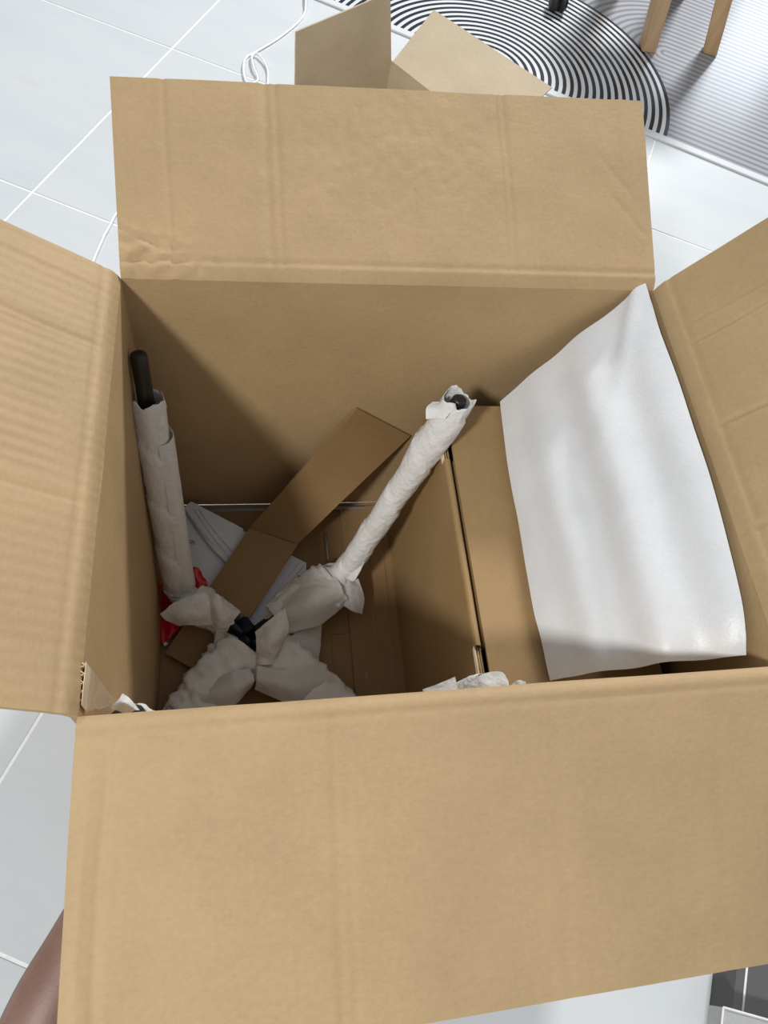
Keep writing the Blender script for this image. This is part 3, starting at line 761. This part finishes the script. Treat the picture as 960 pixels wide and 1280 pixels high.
# black castor of a chair at the very top
kc = at(698, 2, 0.03); 
ks = thing('castor', 'black chair castor standing on the arc pattern of the mat', 'castor', (kc.x, kc.y, 0.0055))
for s in (-1, 1):
    bm = bmesh.new(); bmesh.ops.create_cone(bm, cap_ends=True, segments=24, radius1=0.026, radius2=0.026, depth=0.018)
    bmesh.ops.bevel(bm, geom=[e for e in bm.edges if len(e.link_faces) == 2 and abs(e.calc_face_angle(0)) > 1], offset=0.004, segments=2, affect='EDGES')
    bmesh.ops.transform(bm, matrix=Matrix.Translation((kc.x + s * 0.013, kc.y, 0.0056 + 0.026)) @ Matrix.Rotation(math.pi / 2, 4, 'Y'), verts=bm.verts)
    me = bpy.data.meshes.new('wheel'); bm.to_mesh(me); bm.free(); link('wheel', me, M_rubber, ks)
link('fork', box_mesh('fork', (kc.x - .0035, kc.y - .012, .03), (kc.x + .0035, kc.y + .03, .062), 0.002), M_dark, ks)
link('stem', tube_mesh('stem', [V((kc.x, kc.y + .02, .055)), V((kc.x, kc.y + .02, .095))], .006, 12), plain('steel_stem', (.6, .6, .62), .25, metal=1), ks)

# ------------------------------------------------------------------ grey storage box at the lower right
gb = thing('storage_box', 'dark grey storage box with pale edge binding below the front flap', 'box', (0.93, -0.36, 0))
M_g1 = plain('dark_grey_fabric', (0.10, 0.10, 0.10), 0.8, nscale=300); M_g2 = plain('light_grey_fabric', (0.40, 0.41, 0.42), 0.75, nscale=300); M_g3 = plain('pale_binding', (0.78, 0.78, 0.77), 0.6)
def gslab(name, poly, z0, z1, mat): return link(name, prism(name, poly, z0, z1), mat, gb, smooth=False)
zt = 0.06
a, b, c, d = at(922, 1200, zt), at(1010, 1180, zt), at(1010, 1290, zt), at(912, 1300, zt)
gslab('body', [(d.x, d.y), (c.x, c.y), (b.x, b.y), (a.x, a.y)], 0.0, zt, M_g1)
p, q = at(935, 1196, zt + .001), at(927, 1275, zt + .001)
link('edge_binding', tube_mesh('edge_binding', [p, q], 0.0016, 8), M_g3, gb)
zl = 0.095
a, b, c, d = at(904, 1259, zl), at(1010, 1289, zl), at(1005, 1350, zl), at(897, 1330, zl)
gslab('lid', [(d.x, d.y), (c.x, c.y), (b.x, b.y), (a.x, a.y)], zt + 0.0005, zl, M_g2)
for s, e in ((a, b), (a, d)): link('edge_binding', tube_mesh('edge_binding', [s + V((0, 0, .0005)), e + V((0, 0, .0005))], 0.0014, 8), M_g3, gb)

# ------------------------------------------------------------------ forearm and hand holding the front flap from below
def skin_material():
    t = NT('skin'); g = t.n('ShaderNodeTexCoord').outputs['Object']
    n = t.noise(g, 30, 4); f = t.noise(g, 500, 3)
    t.l(t.ramp(t.math('ADD', t.math('MULTIPLY', n, .7), t.math('MULTIPLY', f, .3)), [(0.3, (0.19, 0.098, 0.070)), (0.7, (0.25, 0.135, 0.10))]), t.b.inputs['Base Color'])  # base colour darkened to carry the shade of the unmodelled body
    t.b.inputs['Roughness'].default_value = 0.5; t.b.inputs['Subsurface Weight'].default_value = 0.1; t.b.inputs['Subsurface Radius'].default_value = (.01, .004, .002)
    t.bump(f, .15, .001)
    return t.m
M_skin = skin_material()
def skin_body(name, verts, edges, radii, root=0):
    me = bpy.data.meshes.new(name); me.from_pydata([tuple(v) for v in verts], edges, [])
    o = link(name, me, None, None, smooth=False)
    md = o.modifiers.new('skin', 'SKIN'); md.use_smooth_shade = True
    for k, r in enumerate(radii):
        sv = me.skin_vertices[0].data[k]; sv.radius = r if isinstance(r, tuple) else (r, r); sv.use_root = (k == root)
    ss = o.modifiers.new('sub', 'SUBSURF'); ss.levels = 2; ss.render_levels = 2
    me.materials.append(M_skin); return o
vs = [V((-0.118, -0.440, 0.330)), V((-0.081, -0.330, 0.380)), V((-0.034, -0.225, 0.428)), V((0.014, -0.140, 0.462)), V((0.044, -0.108, 0.484)), V((0.072, -0.088, 0.4945))]
rad = [0.045, 0.043, 0.036, (0.028, 0.022), (0.034, 0.014), (0.036, 0.012)]
ed = [(k, k + 1) for k in range(5)]
ax = V((0.86, 0.45, 0.0)); sd = V((-0.45, 0.86, 0.0))
for k, (o_, ln) in enumerate(((0.026, 0.062), (0.009, 0.072), (-0.009, 0.067), (-0.025, 0.052))):
    b0 = len(vs); base = V((0.072, -0.088, 0.4945)) + ax * 0.012 + sd * o_
    sp_ = sd * (o_ * 0.25)
    vs += [base, base + ax * ln * .45 + sp_ * .5 + V((0, 0, .003)), base + ax * ln * .75 + sp_ * .8 + V((0, 0, .003)), base + ax * ln + sp_ + V((0, 0, .002))]
    rad += [0.0100, 0.0088, 0.0080, 0.0068]; ed += [(5, b0), (b0, b0 + 1), (b0 + 1, b0 + 2), (b0 + 2, b0 + 3)]
b0 = len(vs)                              # thumb leaves the side of the palm near the wrist
vs += [V((0.030, -0.084, 0.4930)), V((0.026, -0.060, 0.4965)), V((0.034, -0.038, 0.5005))]
rad += [0.0115, 0.0100, 0.0080]; ed += [(4, b0), (b0, b0 + 1), (b0 + 1, b0 + 2)]
arm = skin_body('person', vs, ed, rad, 2)
tag(arm, 'person reaching a bare forearm under the front flap at lower left', 'person')
